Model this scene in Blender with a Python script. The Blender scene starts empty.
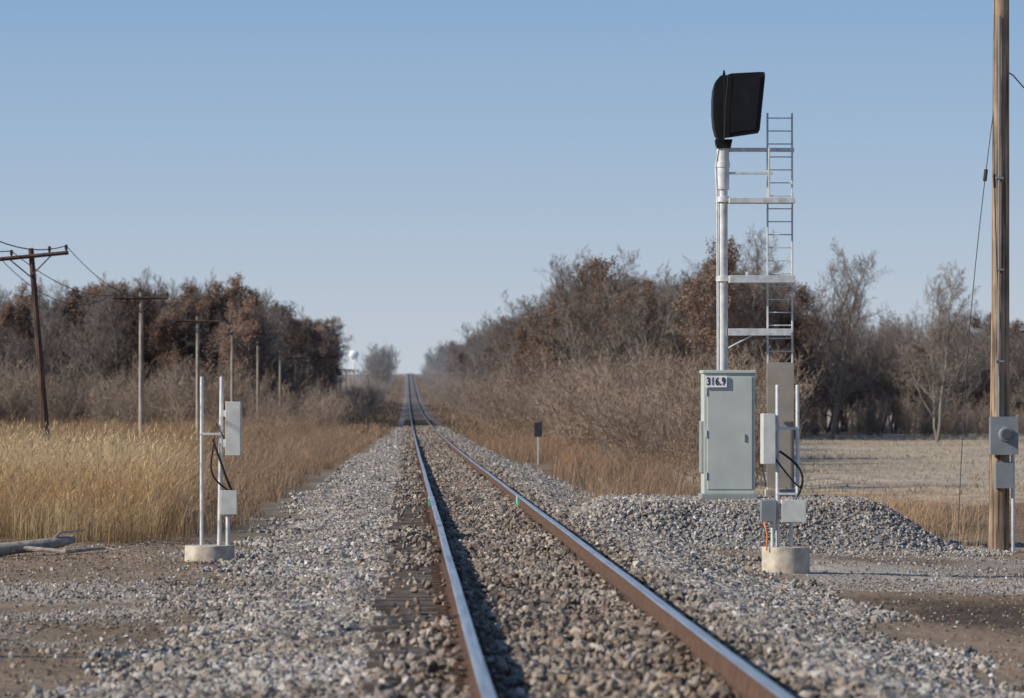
import bpy, math, random
import numpy as np
from mathutils import Vector, Matrix

scene = bpy.context.scene
scene.view_settings.view_transform = 'Standard'
scene.view_settings.look = 'None'
scene.view_settings.exposure = 0
scene.view_settings.gamma = 1
rng = np.random.default_rng(7)
random.seed(7)
CX = 1.17            # track centre line

# ------------------------------------------------------------------ terrain
_py = np.array([-400, 150, 300, 500, 800, 1200, 1600, 2000, 2300, 3000, 7000], float)
_pz = np.array([0, 0, .3, 1.2, 4, 10, 16.5, 21, 21.5, 12, 0], float)
_ty = np.arange(-400, 7001, 10.0)
_tz = np.interp(_ty, _py, _pz)
_k = np.hanning(15); _k /= _k.sum()
_tz = np.convolve(np.pad(_tz, 7, mode='edge'), _k, mode='valid')
def zt(Y): return np.interp(Y, _ty, _tz)

_N = np.random.default_rng(3).random((256, 256))
def vnoise(x, y, s):
    x = np.asarray(x, float) / s; y = np.asarray(y, float) / s
    xi = np.floor(x).astype(int); yi = np.floor(y).astype(int)
    fx = x - xi; fy = y - yi
    fx = fx * fx * (3 - 2 * fx); fy = fy * fy * (3 - 2 * fy)
    a = _N[xi % 256, yi % 256]; b = _N[(xi + 1) % 256, yi % 256]
    c = _N[xi % 256, (yi + 1) % 256]; d = _N[(xi + 1) % 256, (yi + 1) % 256]
    return (a * (1 - fx) + b * fx) * (1 - fy) + (c * (1 - fx) + d * fx) * fy
def fnoise(x, y, s):
    return (vnoise(x, y, s) + .5 * vnoise(x + 31, y + 17, s / 2.1) + .25 * vnoise(x + 11, y + 77, s / 4.3)) / 1.75
def sstep(a, b, x):
    t = np.clip((x - a) / (b - a), 0, 1); return t * t * (3 - 2 * t)
def paddist(X, Y):
    dx = np.maximum(np.abs(X - 5.08) - 1.80, 0); dy = np.maximum(np.abs(Y - 62.8) - 2.0, 0)
    return np.sqrt(dx ** 2 + dy ** 2)

def H(X, Y):
    X = np.asarray(X, float); Y = np.asarray(Y, float)
    u = X - CX
    cs = np.interp(u, [-60, -16, -8, -3.2, -1.75, -1.36, -0.95, -.8, 1.55, 3.0, 5.0, 8.0, 12, 20, 60],
                      [-.7, -.6, -.45, -.43, -.30, -.265, -.25, -.22, -.21, -.55, -.6, -.72, -.85, -1.0, -1.05])
    dd = paddist(X, Y)
    pad = .05 - .80 * sstep(0, 2.0, dd + (vnoise(X, Y, 1.3) - .5) * .35) + (vnoise(X, Y, .9) - .5) * .16 * sstep(0.0, .5, dd)
    cs = np.maximum(cs, pad)
    off = sstep(2.6, 5.0, np.abs(u))
    cs = cs + off * ((fnoise(X, Y, 3.1) - .5) * .13)
    return cs + zt(Y)

def mesh_obj(name, V, F, mats=(), midx=None, col=None, smooth=False, parent=None):
    me = bpy.data.meshes.new(name)
    me.from_pydata([tuple(v) for v in V], [], F)
    for m in mats: me.materials.append(m)
    if midx is not None: me.polygons.foreach_set('material_index', np.array(midx, dtype=np.int32))
    if smooth: me.polygons.foreach_set('use_smooth', np.ones(len(me.polygons), dtype=bool))
    if col is not None:
        a = me.color_attributes.new('Col', 'FLOAT_COLOR', 'POINT')
        c = np.ones((len(V), 4), np.float32); c[:, :3] = col
        a.data.foreach_set('color', c.ravel())
    me.update()
    ob = bpy.data.objects.new(name, me)
    scene.collection.objects.link(ob)
    if parent: ob.parent = parent
    return ob

# ------------------------------------------------------------------ materials
class NT:
    def __init__(s, name):
        s.m = bpy.data.materials.new(name); s.m.use_nodes = True
        s.t = s.m.node_tree; s.b = s.t.nodes['Principled BSDF']
        s.b.inputs['Roughness'].default_value = .85
        if 'Specular IOR Level' in s.b.inputs: s.b.inputs['Specular IOR Level'].default_value = .2
    def n(s, ty, **k):
        o = s.t.nodes.new(ty)
        for a, v in k.items():
            if a in o.inputs: o.inputs[a].default_value = v
            else: setattr(o, a, v)
        return o
    def l(s, a, b): s.t.links.new(a, b)
    def mix(s, fac, a, b, mode='MIX'):
        o = s.t.nodes.new('ShaderNodeMix'); o.data_type = 'RGBA'; o.blend_type = mode
        for sock, v in ((o.inputs[0], fac), (o.inputs[6], a), (o.inputs[7], b)):
            if hasattr(v, 'is_output'): s.l(v, sock)
            elif isinstance(v, (int, float)): sock.default_value = v
            else: sock.default_value = (*v, 1)
        return o.outputs[2]
    def ramp(s, fac, stops, interp='LINEAR'):
        r = s.t.nodes.new('ShaderNodeValToRGB'); r.color_ramp.interpolation = interp
        e = r.color_ramp.elements
        while len(e) > 1: e.remove(e[-1])
        e[0].position = stops[0][0]; e[0].color = (*stops[0][1], 1)
        for p, c in stops[1:]:
            q = e.new(p); q.color = (*c, 1)
        s.l(fac, r.inputs[0]); return r.outputs[0]
    def haze(s, colsock, start=250, end=4200, mx=.75, hc=(.36, .43, .52)):  # aerial haze painted into base colour, bluer and paler with distance along Y
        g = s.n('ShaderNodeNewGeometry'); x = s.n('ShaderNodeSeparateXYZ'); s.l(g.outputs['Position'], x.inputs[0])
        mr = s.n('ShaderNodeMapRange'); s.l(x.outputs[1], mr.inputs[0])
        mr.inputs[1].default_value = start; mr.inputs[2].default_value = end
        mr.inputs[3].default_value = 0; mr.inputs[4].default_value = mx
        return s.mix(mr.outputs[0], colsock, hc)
    def out(s, c): s.l(c, s.b.inputs['Base Color']); return s.m

def simple(name, c, rough=.6, metal=0, var=.15, scale=6, bump=0, dirt=None):
    k = NT(name); k.b.inputs['Roughness'].default_value = rough; k.b.inputs['Metallic'].default_value = metal
    tc = k.n('ShaderNodeTexCoord'); no = k.n('ShaderNodeTexNoise', Scale=scale, Detail=5.0)
    k.l(tc.outputs['Object'], no.inputs['Vector'])
    lo = tuple(x * (1 - var) for x in c) if dirt is None else dirt
    hi = tuple(min(1, x * (1 + var)) for x in c)
    cc = k.ramp(no.outputs[0], [(.3, lo), (.5, c), (.72, hi)])
    if bump:
        b = k.n('ShaderNodeBump', Strength=bump, Distance=.02); k.l(no.outputs[0], b.inputs['Height']); k.l(b.outputs[0], k.b.inputs['Normal'])
    return k.out(cc)

M_galv = simple('galvanised_steel', (.60, .61, .61), .5, .2, .2, 9)
M_case = simple('case_paint', (.47, .505, .475), .5, .0, .10, 2.5)
M_casedark = simple('case_trim', (.30, .32, .31), .5, .1, .1, 4)
M_white = simple('white_plate', (.8, .8, .8), .5)
M_text = simple('black_lettering', (.02, .02, .03), .6)
M_black = simple('black_signal_paint', (.012, .012, .014), .5, 0, .3, 5)
M_blackcab = simple('black_cable', (.02, .02, .02), .5)
M_lens = simple('signal_lens', (.15, .02, .02), .1)
M_boxlt = simple('box_light_grey', (.54, .55, .52), .5, .0, .15, 6)
M_boxdk = simple('box_grey', (.22, .24, .26), .5, .1, .1, 6)
M_conc = simple('concrete', (.47, .42, .35), .9, 0, .34, 7, .3)
M_panel = simple('weathered_panel', (.34, .30, .26), .7, .1, .14, 3)
M_tie = simple('tie_wood', (.135, .112, .095), .95, 0, .5, 5, .5)
M_rust = simple('rail_rust', (.115, .070, .050), .9, 0, .4, 14, .2)
M_green = simple('green_paint', (.10, .55, .35), .6)
M_signback = simple('sign_back', (.045, .045, .05), .7)
M_orange = simple('orange_tape', (.7, .2, .06), .6)
M_glass = simple('meter_glass', (.08, .09, .1), .15)
M_wire = simple('wire_black', (.05, .05, .055), .6)
M_insul = simple('insulator', (.06, .05, .05), .3)
M_tower = simple('tower_white', (.82, .84, .86), .6)

def wood(name, c, c2):
    k = NT(name); tc = k.n('ShaderNodeTexCoord'); mp = k.n('ShaderNodeMapping'); mp.inputs['Scale'].default_value = (24, 24, .8)
    k.l(tc.outputs['Object'], mp.inputs[0]); no = k.n('ShaderNodeTexNoise', Scale=1.0, Detail=6.0); k.l(mp.outputs[0], no.inputs['Vector'])
    cc = k.ramp(no.outputs[0], [(.38, c2), (.5, c), (.66, tuple(x * 1.35 for x in c))])
    n2 = k.n('ShaderNodeTexNoise', Scale=1.6, Detail=4.0); k.l(tc.outputs['Object'], n2.inputs[0])
    cc = k.mix(1.0, cc, k.ramp(n2.outputs[0], [(.35, (.55, .53, .51)), (.65, (1.1, 1.08, 1.05))]), 'MULTIPLY')
    b = k.n('ShaderNodeBump', Strength=.6, Distance=.02); k.l(no.outputs[0], b.inputs['Height']); k.l(b.outputs[0], k.b.inputs['Normal'])
    return k.out(cc)
M_pole = wood('pole_wood', (.32, .24, .175), (.10, .073, .053))
M_poledk = wood('old_pole_wood', (.11, .07, .055), (.05, .033, .028))
M_polelt = wood('grey_pole_wood', (.38, .34, .29), (.2, .17, .15))
M_log = simple('log_bark', (.30, .27, .24), .9, 0, .4, 12, .6)

k = NT('polished_rail'); k.b.inputs['Metallic'].default_value = .9; k.b.inputs['Roughness'].default_value = .36
tc = k.n('ShaderNodeTexCoord'); mp = k.n('ShaderNodeMapping'); mp.inputs['Scale'].default_value = (30, .6, 1)
k.l(tc.outputs['Object'], mp.inputs[0]); no = k.n('ShaderNodeTexNoise', Scale=1.0, Detail=4.0); k.l(mp.outputs[0], no.inputs[0])
M_rail = k.out(k.ramp(no.outputs[0], [(.3, (.48, .44, .41)), (.6, (.80, .77, .74))]))

# ground
k = NT('ground_surface')
at = k.n('ShaderNodeAttribute', attribute_name='Col')
g = k.n('ShaderNodeNewGeometry')
n1 = k.n('ShaderNodeTexNoise', Scale=13.0, Detail=6.0, Roughness=.7); k.l(g.outputs['Position'], n1.inputs['Vector'])
vo = k.n('ShaderNodeTexVoronoi', Scale=22.0); k.l(g.outputs['Position'], vo.inputs['Vector'])
n2 = k.n('ShaderNodeTexNoise', Scale=.7, Detail=5.0); k.l(g.outputs['Position'], n2.inputs['Vector'])
n4 = k.n('ShaderNodeTexNoise', Scale=.09, Detail=6.0); k.l(g.outputs['Position'], n4.inputs['Vector'])
c = k.mix(1.0, at.outputs['Color'], k.ramp(n1.outputs[0], [(.3, (.62, .6, .58)), (.5, (1, 1, 1)), (.7, (1.35, 1.33, 1.3))]), 'MULTIPLY')
c = k.mix(.55, c, k.ramp(vo.outputs['Color'], [(.1, (.5, .5, .5)), (.9, (1.45, 1.45, 1.45))]), 'MULTIPLY')
c = k.mix(.8, c, k.ramp(n2.outputs[0], [(.35, (.78, .76, .74)), (.65, (1.15, 1.15, 1.15))]), 'MULTIPLY')
c = k.mix(.9, c, k.ramp(n4.outputs[0], [(.35, (.76, .73, .70)), (.65, (1.15, 1.15, 1.15))]), 'MULTIPLY')
b = k.n('ShaderNodeBump', Strength=.7, Distance=.04); k.l(n1.outputs[0], b.inputs['Height']); k.l(b.outputs[0], k.b.inputs['Normal'])
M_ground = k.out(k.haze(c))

def stone_mat(name):
    k = NT(name); oi = k.n('ShaderNodeObjectInfo')
    c = k.ramp(oi.outputs['Random'], [(0, (.11, .10, .10)), (.22, (.21, .20, .19)), (.45, (.32, .305, .29)), (.62, (.40, .37, .33)), (.76, (.27, .21, .17)), (.88, (.42, .41, .39)), (.96, (.48, .47, .45)), (1, (.66, .64, .62))])
    g = k.n('ShaderNodeNewGeometry'); x = k.n('ShaderNodeSeparateXYZ'); k.l(g.outputs['Position'], x.inputs[0])
    s1 = k.n('ShaderNodeMath', operation='SUBTRACT'); k.l(x.outputs[0], s1.inputs[0]); s1.inputs[1].default_value = CX
    s2 = k.n('ShaderNodeMath', operation='ABSOLUTE'); k.l(s1.outputs[0], s2.inputs[0])
    mr = k.n('ShaderNodeMapRange'); k.l(s2.outputs[0], mr.inputs[0]); mr.inputs[1].default_value = .95; mr.inputs[2].default_value = 1.7
    mr.inputs[3].default_value = 1; mr.inputs[4].default_value = 0
    nn = k.n('ShaderNodeTexNoise', Scale=.8, Detail=3.0); k.l(g.outputs['Position'], nn.inputs[0])
    br = k.mix(1.0, c, (.84, .76, .69), 'MULTIPLY')
    c = k.mix(mr.outputs[0], c, br)
    c = k.mix(.85, c, k.ramp(nn.outputs[0], [(.35, (.76, .70, .63)), (.65, (1.15, 1.14, 1.13))]), 'MULTIPLY')
    return k.out(c)
M_stone = stone_mat('ballast_stone')

def plant_mat(name, dk, lt, rnd=.25):
    k = NT(name); k.b.inputs['Roughness'].default_value = .9
    oi = k.n('ShaderNodeObjectInfo'); g = k.n('ShaderNodeNewGeometry')
    nn = k.n('ShaderNodeTexNoise', Scale=.45, Detail=3.0); k.l(g.outputs['Position'], nn.inputs[0])
    c = k.ramp(nn.outputs[0], [(.3, dk), (.7, lt)])
    v = k.ramp(oi.outputs['Random'], [(0, (1 - rnd, 1 - rnd, 1 - rnd)), (.5, (1, 1 - rnd * .15, 1 - rnd * .3)), (1, (1 + rnd, 1 + rnd, 1 + rnd))])
    c = k.mix(1.0, c, v, 'MULTIPLY')
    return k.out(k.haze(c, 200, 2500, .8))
M_bark = plant_mat('tree_bark', (.125, .11, .095), (.22, .20, .18))
M_twig = plant_mat('tree_twigs', (.165, .133, .113), (.26, .22, .19))
M_shrub = plant_mat('shrub_twigs', (.21, .158, .12), (.34, .27, .21), .2)
M_leaf = plant_mat('dead_oak_leaves', (.15, .088, .058), (.25, .152, .10), .25)

def attr_mat(name, rough=.8):
    k = NT(name); k.b.inputs['Roughness'].default_value = rough
    at = k.n('ShaderNodeAttribute', attribute_name='Col')
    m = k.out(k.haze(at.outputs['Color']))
    tr = k.n('ShaderNodeBsdfTranslucent'); k.l(at.outputs['Color'], tr.inputs[0])
    mx = k.n('ShaderNodeMixShader'); mx.inputs[0].default_value = .3
    o = [q for q in k.t.nodes if q.type == 'OUTPUT_MATERIAL'][0]
    k.l(k.b.outputs[0], mx.inputs[1]); k.l(tr.outputs[0], mx.inputs[2]); k.l(mx.outputs[0], o.inputs[0])
    return m
M_grass = attr_mat('dry_grass')

# ------------------------------------------------------------------ ground sheet
def geo(a, b, n): return list(np.geomspace(a, b, n))
xs = [-v for v in geo(14.4, 4000, 34)][::-1] + list(np.arange(-14, 16.01, .2)) + geo(16.6, 4000, 34)
ys = [-300, -100, -30, 0, 8, 14] + list(np.arange(16, 110, .27)) + geo(110.5, 6500, 130)
xs = np.array(xs); ys = np.array(ys)
GX, GY = np.meshgrid(xs, ys)
X = GX.ravel(); Y = GY.ravel(); Z = H(X, Y)
nx = len(xs); ny = len(ys)
F = [(j * nx + i, j * nx + i + 1, (j + 1) * nx + i + 1, (j + 1) * nx + i) for j in range(ny - 1) for i in range(nx - 1)]
def C(*a): return np.array(a)
def blend(col, w, c): return col * (1 - w[:, None]) + np.array(c) * w[:, None]
u = X - CX
n3 = fnoise(X, Y, 2.3); n8 = fnoise(X + 50, Y, 9.0)
col = np.tile(C(.27, .20, .115), (len(X), 1))
col = blend(col, sstep(-4.6, -3.9, X + (n3 - .5) * 2) * 1.0, (.25, .20, .145))
right = sstep(2.6, 3.6, u + (n3 - .5) * 1.5)
col = blend(col, right, (.30, .22, .15))
col = blend(col, right * sstep(62, 68, Y + (n3 - .5) * 6), (.24, .17, .11))
col = blend(col, sstep(8, 9.5, X) * sstep(92, 104, Y + (n8 - .5) * 16), (.45, .365, .265))
fieldm = sstep(7, 10, X) * sstep(110, 120, Y)
col = blend(col, fieldm, (.45, .375, .285))
yard = (1 - sstep(-2.6, -1.6, X + (n3 - .5) * .8)) * (1 - sstep(55.5, 57.5, Y + (n3 - .5) * 2))
col = blend(col, yard, (.29, .22, .155))
col = blend(col, yard * sstep(.5, .65, n3), (.36, .32, .27))
road = sstep(4.3, 5.2, X) * sstep(44.5, 46.5, Y + (n3 - .5) * 5) * (1 - sstep(57.5, 60.5, Y + (n8 - .5) * 4))
col = blend(col, road, (.44, .40, .345))
mud = sstep(4.2, 5.4, X + (n3 - .5) * 1.5) * (1 - sstep(41.6, 44.0, Y + (n3 - .5) * 3)) * sstep(36.0, 39.5, Y + (n8 - .5) * 4)
col = blend(col, mud * .9, (.085, .062, .045))
mud2 = np.exp(-(((X - 6.9) / 2.2) ** 2 + ((Y - 56.0) / 1.7) ** 2) * 1.2)
col = blend(col, np.clip(mud2 * 1.5 * (n3 + .3), 0, 1) * .85, (.15, .105, .075))
padm = 1 - sstep(1.6, 2.3, paddist(X, Y) + (n3 - .5) * .5)
col = blend(col, padm, (.27, .27, .27))
farn = sstep(120, 330, Y) * 1.0 + sstep(500, 1100, Y) * .35
bal = (1 - sstep(2.3, 3.0, np.abs(u) + farn * .75 + (n3 - .5) * .9))
col = blend(col, bal, (.25, .235, .22))
col = blend(col, bal * sstep(150, 420, Y) * .75, (.23, .20, .17))
col = blend(col, 1 - sstep(1.0, 1.5, np.abs(u)), (.16, .128, .105))
ground = mesh_obj('ground', np.stack([X, Y, Z], 1), F, [M_ground], col=col, smooth=True)

# ------------------------------------------------------------------ mesh builder
class MB:
    def __init__(s): s.V = []; s.F = []; s.M = []; s.mats = []
    def mi(s, m):
        if m not in s.mats: s.mats.append(m)
        return s.mats.index(m)
    def box(s, x0, x1, y0, y1, z0, z1, m):
        o = len(s.V)
        s.V += [(x0, y0, z0), (x1, y0, z0), (x1, y1, z0), (x0, y1, z0), (x0, y0, z1), (x1, y0, z1), (x1, y1, z1), (x0, y1, z1)]
        for f in ((3, 2, 1, 0), (4, 5, 6, 7), (0, 1, 5, 4), (1, 2, 6, 5), (2, 3, 7, 6), (3, 0, 4, 7)):
            s.F.append(tuple(o + i for i in f)); s.M.append(s.mi(m))
    def prism(s, poly, y0, y1, m, shrink=1.0):
        o = len(s.V); n = len(poly); cx = sum(p[0] for p in poly) / n; cz = sum(p[1] for p in poly) / n
        s.V += [(p[0], y0, p[1]) for p in poly]
        s.V += [(cx + (p[0] - cx) * shrink, y1, cz + (p[1] - cz) * shrink) for p in poly]
        s.F.append(tuple(range(o, o + n))); s.F.append(tuple(range(o + 2 * n - 1, o + n - 1, -1)))
        s.M += [s.mi(m)] * 2
        for i in range(n):
            j = (i + 1) % n; s.F.append((o + i, o + n + i, o + n + j, o + j)); s.M.append(s.mi(m))
    def tube(s, pts, r, m, n=8, caps=True):
        pts = [Vector(p) for p in pts]; rs = r if isinstance(r, (list, tuple)) else [r] * len(pts)
        o = len(s.V)
        for i, p in enumerate(pts):
            d = (pts[min(i + 1, len(pts) - 1)] - pts[max(i - 1, 0)]).normalized()
            a = Vector((0, 0, 1)) if abs(d.z) < .9 else Vector((1, 0, 0))
            e1 = d.cross(a).normalized(); e2 = d.cross(e1)
            for kx in range(n):
                t = 2 * math.pi * kx / n
                s.V.append(tuple(p + (e1 * math.cos(t) + e2 * math.sin(t)) * rs[i]))
        for i in range(len(pts) - 1):
            for kx in range(n):
                q = (kx + 1) % n
                s.F.append((o + i * n + kx, o + i * n + q, o + (i + 1) * n + q, o + (i + 1) * n + kx)); s.M.append(s.mi(m))
        if caps:
            s.F.append(tuple(o + kx for kx in range(n))[::-1]); s.M.append(s.mi(m))
            e = o + (len(pts) - 1) * n
            s.F.append(tuple(e + kx for kx in range(n))); s.M.append(s.mi(m))
    def obj(s, name, loc=(0, 0, 0), bevel=0, smooth=False, parent=None):
        V = [(v[0] - loc[0], v[1] - loc[1], v[2] - loc[2]) for v in s.V]
        ob = mesh_obj(name, V, s.F, s.mats, s.M, parent=None)
        ob.location = loc
        if parent: ob.parent = parent; ob.location = Vector(loc) - parent.location
        if bevel:
            b = ob.modifiers.new('bevel', 'BEVEL'); b.width = bevel; b.segments = 2; b.limit_method = 'ANGLE'; b.angle_limit = .6
        if smooth:
            ob.data.polygons.foreach_set('use_smooth', np.ones(len(ob.data.polygons), dtype=bool))
            ob.data.set_sharp_from_angle(angle=.6)
        return ob

# ------------------------------------------------------------------ rails
prof = [(-.07, -.18), (.07, -.18), (.07, -.168), (.012, -.152), (.009, -.055), (.036, -.04), (.038, -.008), (.031, -.001),
        (.012, .0015), (-.012, .0015), (-.031, -.001), (-.038, -.008), (-.036, -.04), (-.009, -.055), (-.012, -.152), (-.07, -.168)]
top_edges = {6, 7, 8, 9, 10}
RY = list(np.arange(-20, 400, 5.0)) + list(np.arange(400, 2301, 20.0))
def rail(xc):
    mb = MB(); n = len(prof); rr = M_rust; tp = M_rail
    for y in RY:
        z = float(zt(y)); w = .004 * math.sin(y * .13 + xc) + .003 * math.sin(y * .41)
        mb.V += [(xc + px + w, y, z + pz) for px, pz in prof]
    for j in range(len(RY) - 1):
        for i in range(n):
            q = (i + 1) % n
            mb.F.append((j * n + i, (j + 1) * n + i, (j + 1) * n + q, j * n + q)); mb.M.append(mb.mi(tp if i in top_edges else rr))
    for yj in (68.5,):
        for sx in (-1, 1):
            a, b_ = sorted((xc + sx * .012, xc + sx * .046))
            mb.box(a, b_, yj - .45, yj + .45, -.15, -.045, M_green)
            a, b_ = sorted((xc + sx * .0375, xc + sx * .052))
            mb.box(a, b_, yj - .12, yj + .12, -.043, -.008, M_white)
    return mb.obj('steel_rail')
rail(CX - .755); rail(CX + .755)

mb = MB(); tieY = []
y = 12.0
while y < 420:
    yy = y + random.uniform(-.03, .03); tieY.append(yy); z = float(zt(yy))
    sx = random.uniform(-.13, .13); tz = z - .178 - random.uniform(0, .025)
    mb.box(CX - 1.32 + sx, CX + 1.3 + sx, yy - .115, yy + .115, tz - .17, tz, M_tie)
    if y < 130:
        for s_ in (-.755, .755):
            mb.box(CX + s_ - .17, CX + s_ + .17, yy - .09, yy + .09, z - .19, z - .1625, M_rust)
            for q in (-.1, .1):
                mb.box(CX + s_ + q - .012, CX + s_ + q + .012, yy - .05, yy - .02, z - .17, z - .135, M_rust)
    y += .53
mb.obj('railroad_ties')
tieY = np.array(tieY)

# ------------------------------------------------------------------ stones (instanced)
def add_attr(me, name, typ, arr, prop):
    a = me.attributes.new(name, typ, 'POINT'); a.data.foreach_set(prop, np.ascontiguousarray(arr, dtype=np.float32 if typ != 'INT' else np.int32).ravel())
def points_obj(name, P, rot, scl, idx):
    me = bpy.data.meshes.new(name); me.vertices.add(len(P)); me.vertices.foreach_set('co', np.asarray(P, np.float32).ravel())
    add_attr(me, 'rot', 'FLOAT_VECTOR', rot, 'vector'); add_attr(me, 'scl', 'FLOAT_VECTOR', scl, 'vector'); add_attr(me, 'tidx', 'INT', idx, 'value')
    me.update(); ob = bpy.data.objects.new(name, me); scene.collection.objects.link(ob); return ob
def gn_instancer(ob, srcs=None, stone_mat=None):
    ng = bpy.data.node_groups.new(ob.name + '_scatter', 'GeometryNodeTree')
    ng.interface.new_socket('Geometry', in_out='INPUT', socket_type='NodeSocketGeometry')
    ng.interface.new_socket('Geometry', in_out='OUTPUT', socket_type='NodeSocketGeometry')
    N = ng.nodes; L = ng.links
    gi = N.new('NodeGroupInput'); go = N.new('NodeGroupOutput'); iop = N.new('GeometryNodeInstanceOnPoints')
    jn = N.new('GeometryNodeJoinGeometry')
    if srcs:
        for s in srcs:
            oi = N.new('GeometryNodeObjectInfo'); oi.transform_space = 'ORIGINAL'
            oi.inputs['Object'].default_value = s; oi.inputs['As Instance'].default_value = True
            L.new(oi.outputs['Geometry'], jn.inputs[0])
    else:
        for kx in range(5):
            ic = N.new('GeometryNodeMeshIcoSphere'); ic.inputs['Radius'].default_value = 1; ic.inputs['Subdivisions'].default_value = 1
            ps = N.new('GeometryNodeInputPosition'); va = N.new('ShaderNodeVectorMath'); va.operation = 'ADD'
            va.inputs[1].default_value = (kx * 7.3, kx * 3.1, kx * 1.7); L.new(ps.outputs[0], va.inputs[0])
            wn = N.new('ShaderNodeTexWhiteNoise'); L.new(va.outputs[0], wn.inputs['Vector'])
            vs = N.new('ShaderNodeVectorMath'); vs.operation = 'SUBTRACT'; L.new(wn.outputs['Color'], vs.inputs[0]); vs.inputs[1].default_value = (.5, .5, .5)
            sc = N.new('ShaderNodeVectorMath'); sc.operation = 'SCALE'; L.new(vs.outputs[0], sc.inputs[0]); sc.inputs['Scale'].default_value = .75
            sp = N.new('GeometryNodeSetPosition'); L.new(ic.outputs[0], sp.inputs[0]); L.new(sc.outputs[0], sp.inputs['Offset'])
            ss = N.new('GeometryNodeSetShadeSmooth'); ss.inputs['Shade Smooth'].default_value = False; L.new(sp.outputs[0], ss.inputs[0])
            sm = N.new('GeometryNodeSetMaterial'); sm.inputs['Material'].default_value = stone_mat; L.new(ss.outputs[0], sm.inputs[0])
            g2 = N.new('GeometryNodeGeometryToInstance'); L.new(sm.outputs[0], g2.inputs[0]); L.new(g2.outputs[0], jn.inputs[0])
    def na(nm, ty):
        a = N.new('GeometryNodeInputNamedAttribute'); a.data_type = ty; a.inputs['Name'].default_value = nm
        return [o for o in a.outputs if o.enabled and o.name == 'Attribute'][0]
    L.new(gi.outputs[0], iop.inputs['Points']); L.new(jn.outputs[0], iop.inputs['Instance'])
    iop.inputs['Pick Instance'].default_value = True
    L.new(na('tidx', 'INT'), iop.inputs['Instance Index'])
    L.new(na('rot', 'FLOAT_VECTOR'), iop.inputs['Rotation']); L.new(na('scl', 'FLOAT_VECTOR'), iop.inputs['Scale'])
    L.new(iop.outputs[0], go.inputs[0])
    md = ob.modifiers.new('scatter', 'NODES'); md.node_group = ng

def scatter(n, x0, x1, y0, y1): return rng.uniform(x0, x1, n), rng.uniform(y0, y1, n)
PX, PY, PR = [], [], []
def addst(n, x0, x1, y0, y1, r0, r1, keep=None):
    x, y = scatter(n, x0, x1, y0, y1); r = rng.uniform(r0, r1, n) * (1 + .5 * (rng.random(n) ** 6))
    if keep is not None:
        k_ = keep(x, y); x, y, r = x[k_], y[k_], r[k_]
    PX.append(x); PY.append(y); PR.append(r)
def tdist(y): return np.abs(y[:, None] - tieY[np.searchsorted(tieY, y).clip(1, len(tieY) - 1)[:, None] + np.array([[-1, 0]])]).min(1)
def kbal(x, y):
    uu = x - CX
    on = (tdist(y) < .13) & (np.abs(uu) < 1.33)
    nz = vnoise(x, y, .45)
    big = vnoise(x + 7, y, 1.6)
    pr = np.where(np.abs(uu) < .72, .50, np.where(uu < 0, .04 + .40 * sstep(.45, .8, big), .25))
    k1 = ~on | (rng.random(len(x)) < pr * (nz * 1.7))
    k2 = np.minimum(np.abs(uu - .755), np.abs(uu + .755)) > .065
    thin = (uu < -.82) & (uu > -1.36) & (rng.random(len(x)) < .12)
    edge = rng.random(len(x)) > sstep(2.1, 3.6, np.abs(uu) + (vnoise(x, y, 1.1) - .5) * 1.3)
    return k1 & k2 & edge & ~thin
addst(112000, -3.0, 5.2, 17, 45, .019, .034, kbal)
addst(118000, -2.7, 5.0, 45, 95, .025, .038, kbal)
addst(50000, -2.2, 4.5, 95, 170, .034, .050, kbal)
addst(30000, -1.6, 3.9, 170, 330, .045, .07, kbal)
addst(44000, 2.4, 9.6, 57.5, 68, .013, .029, lambda x, y: rng.random(len(x)) > sstep(1.6, 2.5, paddist(x, y)))
addst(28000, -9, -1.2, 22, 57, .008, .021, lambda x, y: rng.random(len(x)) < .18 + .8 * sstep(.47, .65, fnoise(x, y, 2.3)))
addst(24000, 3.6, 12, 24, 59, .007, .017, lambda x, y: (rng.random(len(x)) < .2 + .65 * sstep(.42, .6, fnoise(x, y, 2.3))) & ((y > 44) | (rng.random(len(x)) < .3)))
px_, py_, pr_ = map(np.concatenate, (PX, PY, PR))
pz_ = H(px_, py_)
uu = px_ - CX
on = (tdist(py_) < .13) & (np.abs(uu) < 1.33)
pz_ = np.where(on, zt(py_) - .175 + pr_ * .5, pz_ + pr_ * .35)
n = len(px_)
rot = rng.uniform(0, 6.28, (n, 3)); scl = pr_[:, None] * rng.uniform(.65, 1.3, (n, 3))
st = points_obj('gravel_ballast', np.stack([px_, py_, pz_], 1), rot, scl, rng.integers(0, 5, n))
gn_instancer(st, None, M_stone)
print('stones', n)

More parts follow.
